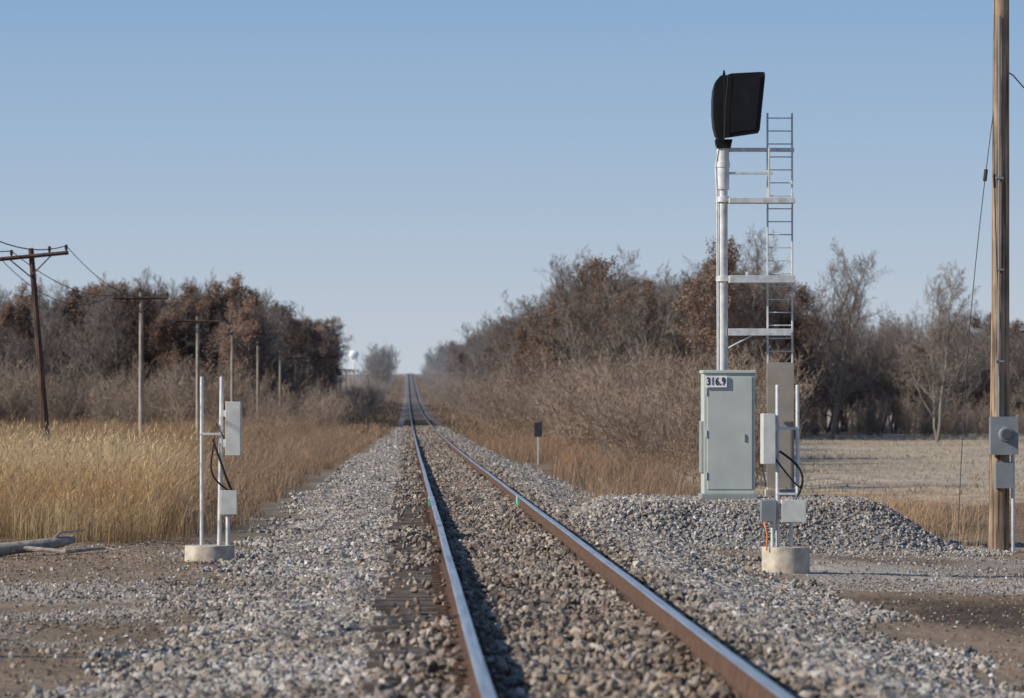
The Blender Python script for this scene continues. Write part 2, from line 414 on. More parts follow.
# ------------------------------------------------------------------ grass (merged blades)
def blades(name, x, y, h, w, colr, lean=.25, headp=0.0, headc=None, wind=(.10, .05)):
    n = len(x); z = H(x, y) - .02
    base = np.stack([x, y, z], 1)
    a = rng.uniform(0, 2 * np.pi, n); side = np.stack([np.cos(a), np.sin(a), np.zeros(n)], 1)
    ln = rng.normal(0, lean, (n, 2)) + np.array(wind)
    dirm = np.concatenate([ln * .45, np.ones((n, 1))], 1) * (h * .55)[:, None]
    dirt_ = np.concatenate([ln * 1.2, np.ones((n, 1))], 1) * h[:, None]
    dirt_[:, 2] *= (1 - .25 * np.clip(np.hypot(ln[:, 0], ln[:, 1]), 0, 1))
    W = side * (w * .5)[:, None]
    V = np.stack([base - W, base + W, base + dirm + W * .8, base + dirm - W * .8, base + dirt_], 1).reshape(-1, 3)
    o = (np.arange(n) * 5)[:, None]
    quads = (o + np.array([[0, 1, 2, 3]])); tris = (o + np.array([[3, 2, 4]]))
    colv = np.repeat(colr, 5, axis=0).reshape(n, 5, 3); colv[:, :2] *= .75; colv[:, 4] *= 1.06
    colv = colv.reshape(-1, 3)
    F = [tuple(r) for r in quads.tolist()] + [tuple(r) for r in tris.tolist()]
    if headp > 0:
        sel = np.where(rng.random(n) < headp)[0]; m = len(sel)
        tip = (base + dirt_)[sel]; hh = rng.uniform(.06, .16, m)[:, None]; d_ = (dirt_[sel] - dirm[sel]); d_ /= np.linalg.norm(d_, axis=1)[:, None]
        hw = rng.uniform(.004, .011, m)[:, None]
        a_ = tip - d_ * hh * .6; b1 = tip + side[sel] * hw; b2 = tip - side[sel] * hw; c_ = tip + d_ * hh * .5
        HV = np.stack([a_, b1, c_, b2], 1).reshape(-1, 3); oo = len(V) + (np.arange(m) * 4)[:, None]
        F += [tuple(r) for r in (oo + np.array([[0, 1, 2, 3]])).tolist()]
        V = np.concatenate([V, HV]); hc = np.repeat(colr[sel] * np.array(headc)[None], 4, axis=0)
        colv = np.concatenate([colv, hc])
    return mesh_obj(name, V, F, [M_grass], col=np.clip(colv, 0, 1))
def gcol(x, y, c, var=.22):
    n = len(x); return np.array(c)[None] * (1 + rng.uniform(-var, var, n))[:, None] * (.75 + .5 * fnoise(x, y, 2.0))[:, None]

x1, y1 = scatter(150000, -17, -3.0, 55.5, 96)
x2, y2 = scatter(60000, -42, -4.0, 96, 330)
x = np.concatenate([x1, x2]); y = np.concatenate([y1, y2])
far = y > 96
edge = -3.35 - sstep(62, 80, y) * 2.2 * (y < 330) + (fnoise(x, y, 3) - .5) * 1.6
kk = (x < edge) & (y > 57.2 + (fnoise(x, y + 9, 1.5) - .5) * 5.5)
x, y, far = x[kk], y[kk], far[kk]
h = rng.uniform(.45, 1.42, len(x)) * (.68 + .84 * fnoise(x, y, 2.2)) * (.42 + .58 * sstep(56, 63, y))
w = np.where(far, .03, rng.uniform(.004, .009, len(x)))
cc = gcol(x, y, (.56, .43, .255), .25); m_ = sstep(.44, .64, fnoise(x, y, 3.4))[:, None]; cc = cc * (1 - m_) + cc * np.array([.74, .63, .54]) * m_
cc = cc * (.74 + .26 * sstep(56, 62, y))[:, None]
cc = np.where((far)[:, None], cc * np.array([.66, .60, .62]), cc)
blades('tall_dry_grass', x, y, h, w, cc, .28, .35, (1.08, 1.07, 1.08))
x, y = scatter(80000, -9, -2.0, 60, 240)
kk = (x < -2.75 + (fnoise(x, y, 2.2) - .5) * 1.1 + 1.0 * sstep(100, 230, y)) & (x > -6.8 + (fnoise(x, y, 3.) - .5) * 2) & (y > 60 + (-2.9 - x) * 1.5)
x, y = x[kk], y[kk]
h = rng.uniform(.3, 1.2, len(x)) * (.3 + 1.25 * fnoise(x, y, 2.4)); h *= .55 + .45 * sstep(-2.7, -3.6, x)
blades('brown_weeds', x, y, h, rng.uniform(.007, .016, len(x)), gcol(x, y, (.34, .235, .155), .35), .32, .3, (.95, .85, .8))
x, y = scatter(70000, -9, 11, 235, 1500); uu = np.abs(x - CX)
kk = (uu > 2.1 - .35 * sstep(400, 1100, y) + (fnoise(x, y, 6) - .5) * .9); x, y, uu = x[kk], y[kk], uu[kk]
h = rng.uniform(.3, 1.1, len(x)) * (.4 + fnoise(x, y, 7.0)) * (.35 + .65 * sstep(1.9, 3.6, uu))
blades('brown_weeds', x, y, h, rng.uniform(.05, .12, len(x)), gcol(x, y, (.28, .20, .135), .3), .3)
x, y = scatter(90000, 3.4, 24, 65, 235)
nn = fnoise(x, y, 2.6)
tall = (x < 4.6 + (y - 60) * .054)
kk = (x > 4.3 + (nn - .5) * 1.4 - .7 * sstep(100, 200, y)) & (y > 68 + (nn - .5) * 5) & ((y < 106 + (nn - .5) * 14) | tall) & (tall | (rng.random(len(x)) < nn * .9))
kk &= ~((np.abs(x - y * .0325) < .5) & (y > 100) & (y < 151))
x, y, nn, tall = x[kk], y[kk], nn[kk], tall[kk]
h = np.where(tall, rng.uniform(.25, 1.25, len(x)) * (.2 + 1.2 * nn), rng.uniform(.04, .18, len(x)))
cc = np.where(tall[:, None], gcol(x, y, (.34, .23, .148), .35), gcol(x, y, (.32, .225, .14)))
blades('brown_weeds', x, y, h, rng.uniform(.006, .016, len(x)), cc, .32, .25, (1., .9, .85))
x, y = scatter(60000, 8, 44, 104, 300); x = np.round(x / .76) * .76 + rng.normal(0, .05, len(x)); kk = (x > y * .083) & (rng.random(len(x)) < .3 + fnoise(x, y, 9))
x, y = x[kk], y[kk]
blades('field_stubble', x, y, rng.uniform(.05, .2, len(x)), rng.uniform(.015, .035, len(x)), gcol(x, y, (.47, .385, .28), .3), .4)
xs_, ys_ = [], []
for cxx, cyy, rr, nb in ((8.0, 71, 1.5, 2200), (9.4, 75, 1.2, 900), (7.2, 69.5, .9, 1300), (8.6, 66.4, .6, 220), (5.9, 67.2, .7, 500), (3.6, 69.5, .6, 400), (10.4, 83, 1.8, 500), (8.7, 61.6, .3, 60)):
    xs_.append(rng.normal(cxx, rr * .5, nb)); ys_.append(rng.normal(cyy, rr * .5, nb))
x = np.concatenate(xs_); y = np.concatenate(ys_)
blades('dry_grass_clumps', x, y, rng.uniform(.2, .8, len(x)), rng.uniform(.005, .010, len(x)), gcol(x, y, (.46, .32, .20), .3), .34, .2, (1.1, 1.05, 1.))
x, y = scatter(14000, -8.5, -1.6, 24, 58); kk = fnoise(x, y, 1.6) > .54; x, y = x[kk], y[kk]
xb, yb = scatter(16000, 4.0, 12, 26, 68); kk = (fnoise(xb, yb, 1.6) > .56 - .08 * (yb > 59)) & (paddist(xb, yb) > 2.2); x = np.concatenate([x, xb[kk]]); y = np.concatenate([y, yb[kk]])
blades('grass_sprigs', x, y, rng.uniform(.02, .10, len(x)), rng.uniform(.004, .010, len(x)), gcol(x, y, (.38, .28, .17)), .8)
x, y = scatter(34000, -9, -1.0, 22, 58); xb, yb = scatter(16000, 3.6, 11, 25, 66); x = np.concatenate([x, xb]); y = np.concatenate([y, yb])
kk = rng.random(len(x)) < fnoise(x, y, 1.9) * 1.4 - .25; x, y = x[kk], y[kk]
n = len(x); P = np.stack([x, y, H(x, y) + .012], 1); s_ = rng.uniform(.010, .028, n)[:, None]; a = rng.uniform(0, 6.28, n)
e1 = np.stack([np.cos(a), np.sin(a), rng.uniform(-.3, .4, n)], 1) * s_; e2 = np.stack([-np.sin(a), np.cos(a), rng.uniform(-.2, .5, n)], 1) * s_ * .6
V = np.stack([P - e1, P - e2, P + e1, P + e2 + np.array([0, 0, .008])], 1).reshape(-1, 3)
mesh_obj('leaf_litter', V, [tuple(r) for r in ((np.arange(n) * 4)[:, None] + np.arange(4)[None]).tolist()], [M_grass],
         col=np.repeat(gcol(x, y, (.20, .14, .095), .4), 4, axis=0))

# ------------------------------------------------------------------ trees
def make_plant(name, seed, Ht, kind):
    R = random.Random(seed); V = []; F = []; M = []
    def tube(pts, rs, n, m):
        o = len(V)
        for i, p in enumerate(pts):
            d = (pts[min(i + 1, len(pts) - 1)] - pts[max(i - 1, 0)])
            a = Vector((0, 0, 1)) if abs(d.z) < .9 * d.length else Vector((1, 0, 0))
            e1 = d.cross(a).normalized(); e2 = d.cross(e1).normalized()
            for q in range(n):
                t = 6.2832 * q / n; V.append(p + (e1 * math.cos(t) + e2 * math.sin(t)) * rs[i])
        for i in range(len(pts) - 1):
            for q in range(n):
                w = (q + 1) % n; F.append((o + i * n + q, o + i * n + w, o + (i + 1) * n + w, o + (i + 1) * n + q)); M.append(m)
    def ribbon(pts, r, m):
        o = len(V); sd = Vector((R.uniform(-1, 1), R.uniform(-1, 1), R.uniform(-.5, .5))).normalized()
        nP = len(pts)
        for i, p in enumerate(pts[:-1]):
            rr = r * (1 - .6 * i / (nP - 1)); V.append(p - sd * rr); V.append(p + sd * rr)
        V.append(pts[-1])
        for i in range(nP - 2): F.append((o + 2 * i, o + 2 * i + 1, o + 2 * i + 3, o + 2 * i + 2)); M.append(m)
        F.append((o + 2 * (nP - 2), o + 2 * (nP - 2) + 1, o + 2 * (nP - 1))); M.append(m)
    shr = kind == 'shrub'
    if shr:
        cnt = [9, 7, 5, 0]; ratio = [.5, .45, .4]; nsg = [5, 4, 3, 2]; maxl = 3; t0 = .12
    else:
        cnt = [17, 9, 8, 6]; ratio = [.50, .46, .44, .55]; nsg = [8, 6, 4, 3, 2]; maxl = 4; t0 = .16
    def grow(p, d, L, r, lv):
        pts = [p.copy()]; ns = nsg[lv]; dirs = [d.copy()]
        for i in range(ns):
            up = .10 if lv > 0 else .05
            wob = .10 if lv == 0 else .22
            d = (d + Vector((R.gauss(0, wob), R.gauss(0, wob), R.gauss(0, wob * .7) + up))).normalized()
            p = p + d * (L / ns); pts.append(p.copy()); dirs.append(d.copy())
        last = lv == maxl
        rs = [max(r * (1 - .75 * i / ns), .007) for i in range(ns + 1)]
        if lv <= 1: tube(pts, rs, 6 if lv == 0 else 4, 0)
        else: ribbon(pts, max(r, .0105 if not shr else .0085), 1 if lv >= maxl - 1 else 0)
        if kind == 'oak' and lv >= 3:
            for _ in range(2):
                if R.random() < .50: continue
                q = pts[R.randint(1, ns)] + Vector((R.gauss(0, .14), R.gauss(0, .14), R.gauss(0, .14)))
                s = R.uniform(.05, .10); a = Vector((R.uniform(-1, 1), R.uniform(-1, 1), R.uniform(-1, 1))).normalized() * s
                b = a.orthogonal().normalized() * s * .6; o = len(V)
                V.extend([q - a, q - b, q + a, q + b]); F.append((o, o + 1, o + 2, o + 3)); M.append(2)
        if last: return
        c = cnt[lv]
        for i in range(c):
            lo = t0 if lv == 0 else .15
            tt = min(lo + (1 - lo) * (i + R.random()) / c, .98)
            f = tt * ns; i0 = min(int(f), ns - 1); q = pts[i0].lerp(pts[i0 + 1], f - i0); dd = dirs[i0 + 1]
            perp = dd.orthogonal().normalized(); perp.rotate(Matrix.Rotation(R.uniform(0, 6.283), 3, dd))
            ang = math.radians(R.uniform(35, 72) if lv == 0 else R.uniform(25, 62)) * (1 - .35 * tt if lv == 0 else 1)
            nd = (dd * math.cos(ang) + perp * math.sin(ang)).normalized()
            if lv == 0:
                Lc = L * ratio[0] * (1.05 - .60 * tt) * R.uniform(.75, 1.15) if not shr else L * .5 * R.uniform(.6, 1.1)
            else: Lc = L * ratio[lv] * (1.25 - .6 * tt) * R.uniform(.7, 1.2)
            grow(q, nd, Lc, max(rs[i0] * .5, .007), lv + 1)
    if shr:
        for _ in range(R.randint(6, 8)):
            a = R.uniform(0, 6.283); t = R.uniform(.1, .55)
            grow(Vector((R.gauss(0, .25), R.gauss(0, .25), -.05)), Vector((math.cos(a) * t, math.sin(a) * t, 1)).normalized(), Ht * R.uniform(.7, 1), .022, 0)
    else:
        ht = Ht * .88
        if R.random() < .45:
            grow(Vector((0, 0, -.1)), Vector((.12, R.uniform(-.1, .1), 1)).normalized(), ht * .95, Ht * .011, 0)
            grow(Vector((.05, 0, -.1)), Vector((-.16, R.uniform(-.1, .1), 1)).normalized(), ht * .85, Ht * .009, 0)
        else: grow(Vector((0, 0, -.1)), Vector((R.uniform(-.05, .05), 0, 1)).normalized(), ht, Ht * .014, 0)
    mats = [M_shrub, M_shrub] if shr else [M_bark, M_twig, M_leaf]
    return mesh_obj(name, V, F, mats, M)

def stand(ob, x, y, s=1.0, r=0.0):
    ob.location = (x, y, float(H(x, y)) - .05); ob.scale = (s, s, s); ob.rotation_euler = (0, 0, r)
trees = [make_plant('bare_tree', 100 + i, 12, 'tree') for i in range(6)]
oaks = [make_plant('brown_leaved_oak_tree', 200 + i, 12, 'oak') for i in range(3)]
shrubs = [make_plant('bare_shrub', 300 + i, 3.0, 'shrub') for i in range(4)]
stand(trees[0], 34.8, 262, 1.02)
for t, (x, y, s) in zip(trees[1:], ((13, 275, 1.0), (20, 285, .98), (-24, 330, 1.0), (-34, 338, 1.02), (12.5, 330, 1.08))): stand(t, x, y, s, x)
for t, (x, y, s) in zip(oaks, ((14.6, 285, 1.10), (20.5, 290, 1.10), (-17.5, 345, 1.1))): stand(t, x, y, s, x)
for t, (x, y, s) in zip(shrubs, ((9.5, 120, 1), (11.0, 128, .9), (7.6, 150, .8), (-7.2, 150, .6))): stand(t, x, y, s, x)

def forest(name, pts, srcs):
    pts = np.array(pts); n = len(pts)
    P = np.stack([pts[:, 0], pts[:, 1], H(pts[:, 0], pts[:, 1]) - .1], 1)
    rot = np.zeros((n, 3)); rot[:, 2] = rng.uniform(0, 6.28, n)
    s = pts[:, 2][:, None] * np.ones((1, 3)); s[:, 2] *= rng.uniform(.90, 1.10, n); s[:, :2] *= rng.uniform(.9, 1.2, n)[:, None]
    ob = points_obj(name, P, rot, s, rng.integers(0, len(srcs), n)); gn_instancer(ob, srcs); return ob
T = []; O = []; S = []
def region(x0, x1, y0, y1, n, s0, s1, po=.12, fn=None):
    for _ in range(n):
        x = rng.uniform(x0, x1); y = rng.uniform(y0, y1)
        if fn and not fn(x, y): continue
        s = rng.uniform(s0, s1)
        if y > 780 and -.0190 * y < x < -.0095 * y: s *= .32
        (O if rng.random() < po else T).append((x, y, s))
region(11, 30, 268, 420, 185, .84, 1.12, .15)
region(11, 22, 420, 700, 115, .90, 1.10, .14)
region(11.5, 20, 700, 1450, 120, .85, 1.1, .05)
region(26, 80, 320, 385, 230, .66, .86, .08)
region(60, 120, 330, 400, 60, .8, 1.0, .10)
region(-48, -13.5, 325, 400, 185, .88, 1.14, .26, lambda x, y: not (x < -32 and rng.random() < .4))
region(-24, -13.5, 400, 730, 120, 1.0, 1.16, .40)
region(-90, -48, 330, 420, 55, .95, 1.15, .1)
region(-60, -17, 800, 1300, 60, .5, .7, .1)
region(-90, -9, 1300, 2300, 200, .55, .95, .05)
region(9, 90, 1450, 2300, 150, .6, .95, .05)
region(-9, -6, 960, 1300, 24, .4, .6, 0)
for _ in range(7): T.append((rng.uniform(-7.2, -4.8), rng.uniform(850, 930), rng.uniform(.85, 1.0)))
forest('bare_woodland', T, trees); forest('brown_oak_woodland', O, oaks)
def sreg(x0, x1, y0, y1, n, s0, s1, fn=None):
    for _ in range(n):
        x = rng.uniform(x0, x1); y = rng.uniform(y0, y1)
        if fn and not fn(x, y): continue
        S.append((x, y, rng.uniform(s0, s1)))
lim = lambda x, y: x < y * .092
sreg(7.5, 13.0, 110, 170, 30, .65, 1.2, lim)
sreg(8.0, 17, 170, 265, 85, .8, 1.45, lim)
sreg(7.5, 12, 265, 600, 120, .8, 1.5)
sreg(10, 22, 160, 262, 50, 1.0, 1.6, lim)
sreg(24, 80, 302, 318, 170, .4, 1.0)
sreg(-45, -11, 290, 325, 130, .7, 1.6)
sreg(-11, -5.0, 240, 700, 150, .5, 1.1)
sreg(-8, -4.6, 160, 240, 16, .35, .6)
sreg(-9, -4.0, 600, 1300, 100, .5, 1.2)
sreg(6.0, 10, 600, 1400, 90, .7, 1.6)
forest('shrub_thicket', S, shrubs)

# ------------------------------------------------------------------ line poles + wires
wires = MB()
tops = []
pys = [28, 68, 108, 148, 188, 225, 264, 310, 352, 395, 440, 490, 540, 590, 640, 690, 740]
for i, yy in enumerate(pys):
    x0 = -9.8; zb = float(H(x0, yy)) - .1
    lean = -.33 if yy == 108 else random.uniform(-.06, .06)
    top = Vector((x0 + lean, yy, float(zt(yy)) + 5.85)); base = Vector((x0 - (.0 if yy != 108 else -.2), yy, zb))
    m = M_poledk if yy == 108 else M_polelt
    pb = MB(); pb.tube([base, base.lerp(top, .5), top], [.115, .095, .075], m, 10)
    tilt = .10 if yy == 108 else random.uniform(-.02, .02)
    al = 1.02 if yy < 215 else (.55 if i % 2 else .9)
    zc = top.z - .22
    if yy not in (225, 264):
        a = Vector((top.x - al, yy - .12, zc - tilt)); b_ = Vector((top.x + al, yy - .12, zc + tilt))
        pb.tube([a, b_], .055, M_poledk, 4)
        for s_ in (-.55, .55):
            pb.tube([Vector((top.x, yy - .1, zc - .55)), Vector((top.x + s_ * al, yy - .13, zc + tilt * s_ - .03))], .018, M_insul, 4)
    pins = []
    for f in (-.94, -.5, .5, .94):
        q = Vector((top.x + f * al, yy - .12, zc + tilt * f + .05))
        if yy in (225, 264): q = Vector((top.x + .1 * f, yy - .12, zc + .05 * f))
        pb.tube([q, q + Vector((0, 0, .09)), q + Vector((0, 0, .17))], [.02, .05, .035], M_insul, 8)
        pins.append(q + Vector((0, 0, .14)))
    tops.append(pins)
    pb.obj('wooden_line_pole', tuple(base), smooth=True)
for i in range(8):
    for j in (0, 1, 3):
        a, b_ = tops[i][j], tops[i + 1][j]
        wires.tube([a.lerp(b_, t / 14) - Vector((0, 0, (.85, .5, 0, .65)[j] * 4 * (t / 14) * (1 - t / 14))) for t in range(15)], .014, M_wire, 4)
wires.obj('overhead_wires')

# ------------------------------------------------------------------ signal mast
sb = MB(); mx, my = 4.985, 63.0
sb.tube([(mx, my, -.1), (mx, my, 5.72)], .075, M_galv, 18)
sb.tube([(mx, my, 4.95), (mx, my, 5.68)], .10, M_galv, 18)
for z in (1.9, 3.5, 4.75, 5.3, 5.6): sb.tube([(mx, my, z), (mx, my, z + .09)], .112, M_galv, 16)
sb.box(mx - .25, mx + .25, my - .25, my + .25, -.02, .09, M_galv)
lx0, lx1 = 5.70, 6.09; ly = 63.1
for lx in (lx0, lx1): sb.box(lx - .013, lx + .013, ly - .035, ly + .035, .05, 6.17, M_galv)
z = .35
while z < 6.17:
    sb.tube([(lx0, ly, z), (lx1, ly, z)], .011, M_galv, 6); z += .205
for z, xe, th, dp in ((5.58, 6.11, .06, .05), (5.21, 5.77, .035, .05), (4.77, 6.10, .085, .28), (3.53, 6.10, .115, .28), (2.70, 6.06, .11, .10)):
    sb.box(mx + .08, xe, my - dp, my + .04, z - th / 2, z + th / 2, M_galv)
sb.box(5.685, 5.715, my - .2, my - .16, 4.77, 5.6, M_galv)
sb.box(mx + .35, mx + .39, my - .16, my - .12, 3.5, 3.65, M_galv)
sb.tube([(mx + .08, my - .05, 2.45), (5.5, my - .05, 2.68)], .015, M_galv, 6)
sb.box(lx0 - .02, lx1 + .02, ly - .075, ly - .045, .25, 2.22, M_panel)
sb.box(lx0 - .05, lx1 + .05, ly - .15, ly + .15, -.05, .22, M_conc)
sig = sb.obj('railroad_signal', (mx, my, 0), bevel=.004, smooth=True)
hb = MB()
def sh(poly, dx=.045, dz=.02): return [(a + dx, b + dz) for a, b in poly]
hood = [(4.93, 5.72), (5.47, 5.80), (5.50, 5.86), (5.585, 6.70), (5.575, 6.765), (5.50, 6.77), (5.05, 6.745), (4.93, 6.70)]
hb.prism(sh(hood), my - .30, my + .22, M_black, .94)
inner = [(5.02, 5.80), (5.43, 5.86), (5.52, 6.70), (5.06, 6.68)]
hb.prism(sh(inner), my - .318, my - .302, M_black)
lobe = [(4.95, 5.66), (4.88, 5.69), (4.82, 5.78), (4.785, 5.92), (4.77, 6.1), (4.77, 6.35), (4.785, 6.52), (4.82, 6.64), (4.88, 6.71), (4.95, 6.74)]
hb.prism(sh(lobe), my - .20, my + .25, M_black, .97)
hb.prism(sh([(4.925, 6.69), (4.99, 6.70), (4.965, 6.82), (4.95, 6.82)]), my - .05, my + .05, M_black)
for z in (5.97, 6.24, 6.51):
    hb.tube([(5.24, my + .20, z), (5.24, my + .40, z - .02)], [.115, .12], M_black, 20)
    hb.tube([(5.24, my + .29, z), (5.24, my + .30, z)], .10, M_lens, 20)
hb.prism([(4.88, 5.60), (5.10, 5.60), (5.13, 5.74), (4.86, 5.74)], my - .12, my + .12, M_black)
hb.tube([(4.985, my - .335, 5.74), (5.0, my - .335, 6.22), (5.045, my - .335, 6.74)], .012, M_blackcab, 6)
hd = hb.obj('signal_head', (mx, my, 6), bevel=.008, parent=sig)
cb = MB(); cb.tube([(mx - .09, my - .05, 2.0), (mx - .095, my - .05, 4.8), (mx - .12, my - .03, 5.3), (mx - .05, my - .1, 5.75)], .014, M_galv, 6)
cb.obj('cable', (mx, my, 3), parent=sig)

# ------------------------------------------------------------------ equipment case
cs = MB(); cx0, cx1, cy0, cy1 = 4.60, 5.39, 61.9, 62.55
cs.box(cx0, cx1, cy0, cy1, .17, 2.04, M_case)
cs.box(cx0 - .02, cx1 + .02, cy0 - .03, cy1 + .03, 2.04, 2.09, M_case)
cs.box(cx0 - .04, cx1 + .03, cy0 - .05, cy1 + .04, .07, .17, M_casedark)
cs.box(cx0 - .02, cx1 - .03, cy0 - .02, cy1, -.05, .07, M_conc)
cs.box(cx0 + .05, cx1 - .04, cy0 - .012, cy0 + .002, .24, 1.99, M_case)
cs.box(cx0 + .62, cx0 + .645, cy0 - .03, cy0 - .01, .98, 1.10, M_casedark)
for z in (.45, 1.1, 1.75): cs.box(cx0 + .03, cx0 + .05, cy0 - .025, cy0 - .0, z - .06, z + .06, M_case)
cs.box(cx1 + .0, cx1 + .03, cy0 + .2, cy0 + .45, 1.55, 1.8, M_casedark)
cs.box(cx0 - .04, cx0 - .0, cy0 + .05, cy0 + .5, .5, 1.3, M_casedark)
case = cs.obj('signal_equipment_case', (4.97, 62.2, 0), bevel=.008)
pl = MB(); pl.box(4.615, 4.955, cy0 - .045, cy0 - .026, 1.82, 2.0, M_white); pl.obj('number_plate', (4.785, cy0, 1.9), bevel=.003, parent=case)
tx = bpy.data.curves.new('number_text', 'FONT'); tx.body = '316.9'; tx.size = .165; tx.extrude = .002; tx.offset = .0035; tx.align_x = 'CENTER'; tx.align_y = 'CENTER'
tx.space_character = 1.12
tx.materials.append(M_text)
to = bpy.data.objects.new('number_text', tx); scene.collection.objects.link(to); to.parent = case
to.location = (4.785 - 4.97, cy0 - .049 - 62.2, 1.91); to.rotation_euler = (math.pi / 2, 0, 0); to.scale = (.72, 1, 1)

# ------------------------------------------------------------------ flank stands
def cable(mb, a, b_, sag, r=.016):
    a = Vector(a); b_ = Vector(b_); pts = []
    for i in range(11):
        t = i / 10; p = a.lerp(b_, t); s_ = math.sin(t * math.pi); pts.append(p + Vector((sag[0], sag[1], sag[2])) * s_)
    mb.tube(pts, r, M_blackcab, 7)
def left_stand():
    x0, y0 = -2.46, 50.0; z0 = float(H(x0, y0)) - .02
    mb = MB(); mb.tube([(x0, y0, z0 - .1), (x0, y0, z0 + .22)], .31, M_conc, 40)
    zt_ = z0 + .22
    mb.tube([(x0 - .10, y0, zt_), (x0 - .10, y0, 1.88)], .022, M_galv, 12)
    mb.tube([(x0 + .12, y0, zt_), (x0 + .15, y0, 1.88)], .026, M_galv, 12)
    mb.box(x0 - .12, x0 + .18, y0 - .045, y0 - .026, 1.15, 1.18, M_galv)
    mb.box(x0 + .205, x0 + .39, y0 - .22, y0 + .22, .90, 1.57, M_boxlt)
    mb.box(x0 + .175, x0 + .207, y0 - .1, y0 + .1, 1.0, 1.1, M_galv); mb.box(x0 + .175, x0 + .207, y0 - .1, y0 + .1, 1.38, 1.46, M_galv)
    mb.box(x0 + .15, x0 + .34, y0 - .16, y0 + .02, .17, .46, M_boxlt)
    mb.box(x0 + .145, x0 + .345, y0 - .17, y0 - .158, .165, .465, M_boxlt)
    mb.tube([(x0 + .23, y0 - .07, zt_), (x0 + .23, y0 - .07, .17)], .028, M_galv, 10)
    cable(mb, (x0 + .28, y0 - .1, .46), (x0 + .04, y0 - .06, 1.1), (.04, -.05, -.12)); cable(mb, (x0 + .04, y0 - .05, .95), (x0 + .24, y0 - .08, .46), (-.10, -.04, -.04), .013)
    mb.tube([(x0 + .04, y0 - .05, .95), (x0 + .08, y0 - .03, 1.3), (x0 + .29, y0 - .1, .91)], .012, M_blackcab, 6)
    return mb.obj('trackside_sensor_stand', (x0, y0, z0), bevel=.006, smooth=True)
def right_stand():
    x0, y0 = 4.74, 50.0; z0 = float(H(x0, y0)) - .02
    mb = MB(); mb.tube([(x0, y0, z0 - .1), (x0, y0, z0 + .34)], .30, M_conc, 40)
    zt_ = z0 + .34
    mb.tube([(x0 - .10, y0, zt_), (x0 - .10, y0, 1.78)], .026, M_galv, 12)
    mb.tube([(x0 + .15, y0, .3), (x0 + .15, y0, 1.78)], .024, M_galv, 12)
    mb.tube([(x0 + .07, y0 + .03, zt_), (x0 + .07, y0 + .03, .12)], .028, M_galv, 10)
    mb.tube([(x0 - .17, y0 - .06, zt_), (x0 - .17, y0 - .06, .10)], .024, M_galv, 10)
    mb.box(x0 - .12, x0 + .17, y0 - .045, y0 - .027, 1.22, 1.25, M_galv)
    mb.box(x0 - .12, x0 + .17, y0 - .045, y0 - .027, .40, .43, M_galv)
    mb.box(x0 - .30, x0 - .145, y0 - .22, y0 + .20, .79, 1.42, M_boxlt)
    mb.box(x0 - .147, x0 - .12, y0 - .1, y0 + .1, .9, 1.0, M_galv); mb.box(x0 - .147, x0 - .12, y0 - .1, y0 + .1, 1.2, 1.3, M_galv)
    mb.box(x0 - .32, x0 - .13, y0 - .16, y0 + .04, .07, .34, M_boxdk)
    mb.box(x0 - .065, x0 + .23, y0 - .2, y0 - .02, .07, .34, M_boxlt)
    mb.box(x0 - .07, x0 + .235, y0 - .21, y0 - .198, .065, .345, M_boxlt)
    cable(mb, (x0 - .08, y0 - .05, .95), (x0 + .12, y0 - .08, .34), (.17, -.05, .03)); cable(mb, (x0 - .14, y0 - .1, .86), (x0 + .17, y0 - .08, .50), (.06, -.05, -.10), .012)
    mb.tube([(x0 - .28, y0 - .15, .07), (x0 - .25, y0 - .2, -.1), (x0 - .26, y0 - .22, z0 + .3)], .012, M_orange, 6)
    return mb.obj('trackside_sensor_stand', (x0, y0, z0), bevel=.006, smooth=True)
left_stand(); right_stand()

# ------------------------------------------------------------------ utility pole right
ux, uy = 9.08, 61.0; uz = float(H(ux, uy)) - .1
up = MB(); up.tube([(ux - .03, uy, uz), (ux, uy, 3), (ux + .03, uy, 9.6)], [.165, .138, .118], M_pole, 20)
up.tube([(ux - .95, uy - .16, 9.1), (ux + 1.05, uy - .16, 9.1)], .06, M_pole, 4)
up.box(ux - .20, ux + .20, uy - .40, uy - .15, .80, 1.36, M_boxdk)
up.box(ux - .21, ux + .21, uy - .41, uy - .395, .79, 1.37, M_boxdk)
up.tube([(ux + .02, uy - .41, 1.10), (ux + .02, uy - .49, 1.10)], [.115, .10], M_boxdk, 24); up.tube([(ux + .02, uy - .49, 1.10), (ux + .02, uy - .515, 1.10)], [.085, .075], M_glass, 24)
up.box(ux - .12, ux + .14, uy - .34, uy - .15, .28, .68, M_boxdk)
up.tube([(ux + .06, uy - .22, .66), (ux + .06, uy - .22, .82)], .03, M_boxdk, 10)
up.tube([(ux + .17, uy - .10, uz), (ux + .175, uy - .10, .82)], .03, M_galv, 10)
up.tube([(ux - .05, uy - .17, 1.36), (ux - .03, uy - .155, 7.5)], .018, M_boxdk, 8)
for z in (2.2, 3.6, 5.0): up.box(ux - .09, ux + .03, uy - .185, uy - .12, z, z + .03, M_boxdk)
pole = up.obj('utility_pole', (ux, uy, uz), smooth=True)
gw = MB()
a = Vector((ux - .04, uy, 6.5)); b_ = Vector((ux - .75, uy - .6, float(H(ux - .75, uy - .6))))
gw.tube([a.lerp(b_, t / 10) - Vector((.10 * math.sin(math.pi * t / 10), 0, 0)) for t in range(11)], .007, M_wire, 5)
gw.tube([a.lerp(b_, .19) - Vector((.056, 0, 0)), a.lerp(b_, .215) - Vector((.062, 0, 0))], .03, M_insul, 8)
gw.tube([(ux + .1, uy, 6.66), (ux + .2, uy, 6.60), (ux + .4, uy + .3, 6.45), (ux + 1.5, uy + 3, 6.1), (ux + 9, uy + 18, 6.9)], .010, M_wire, 6)
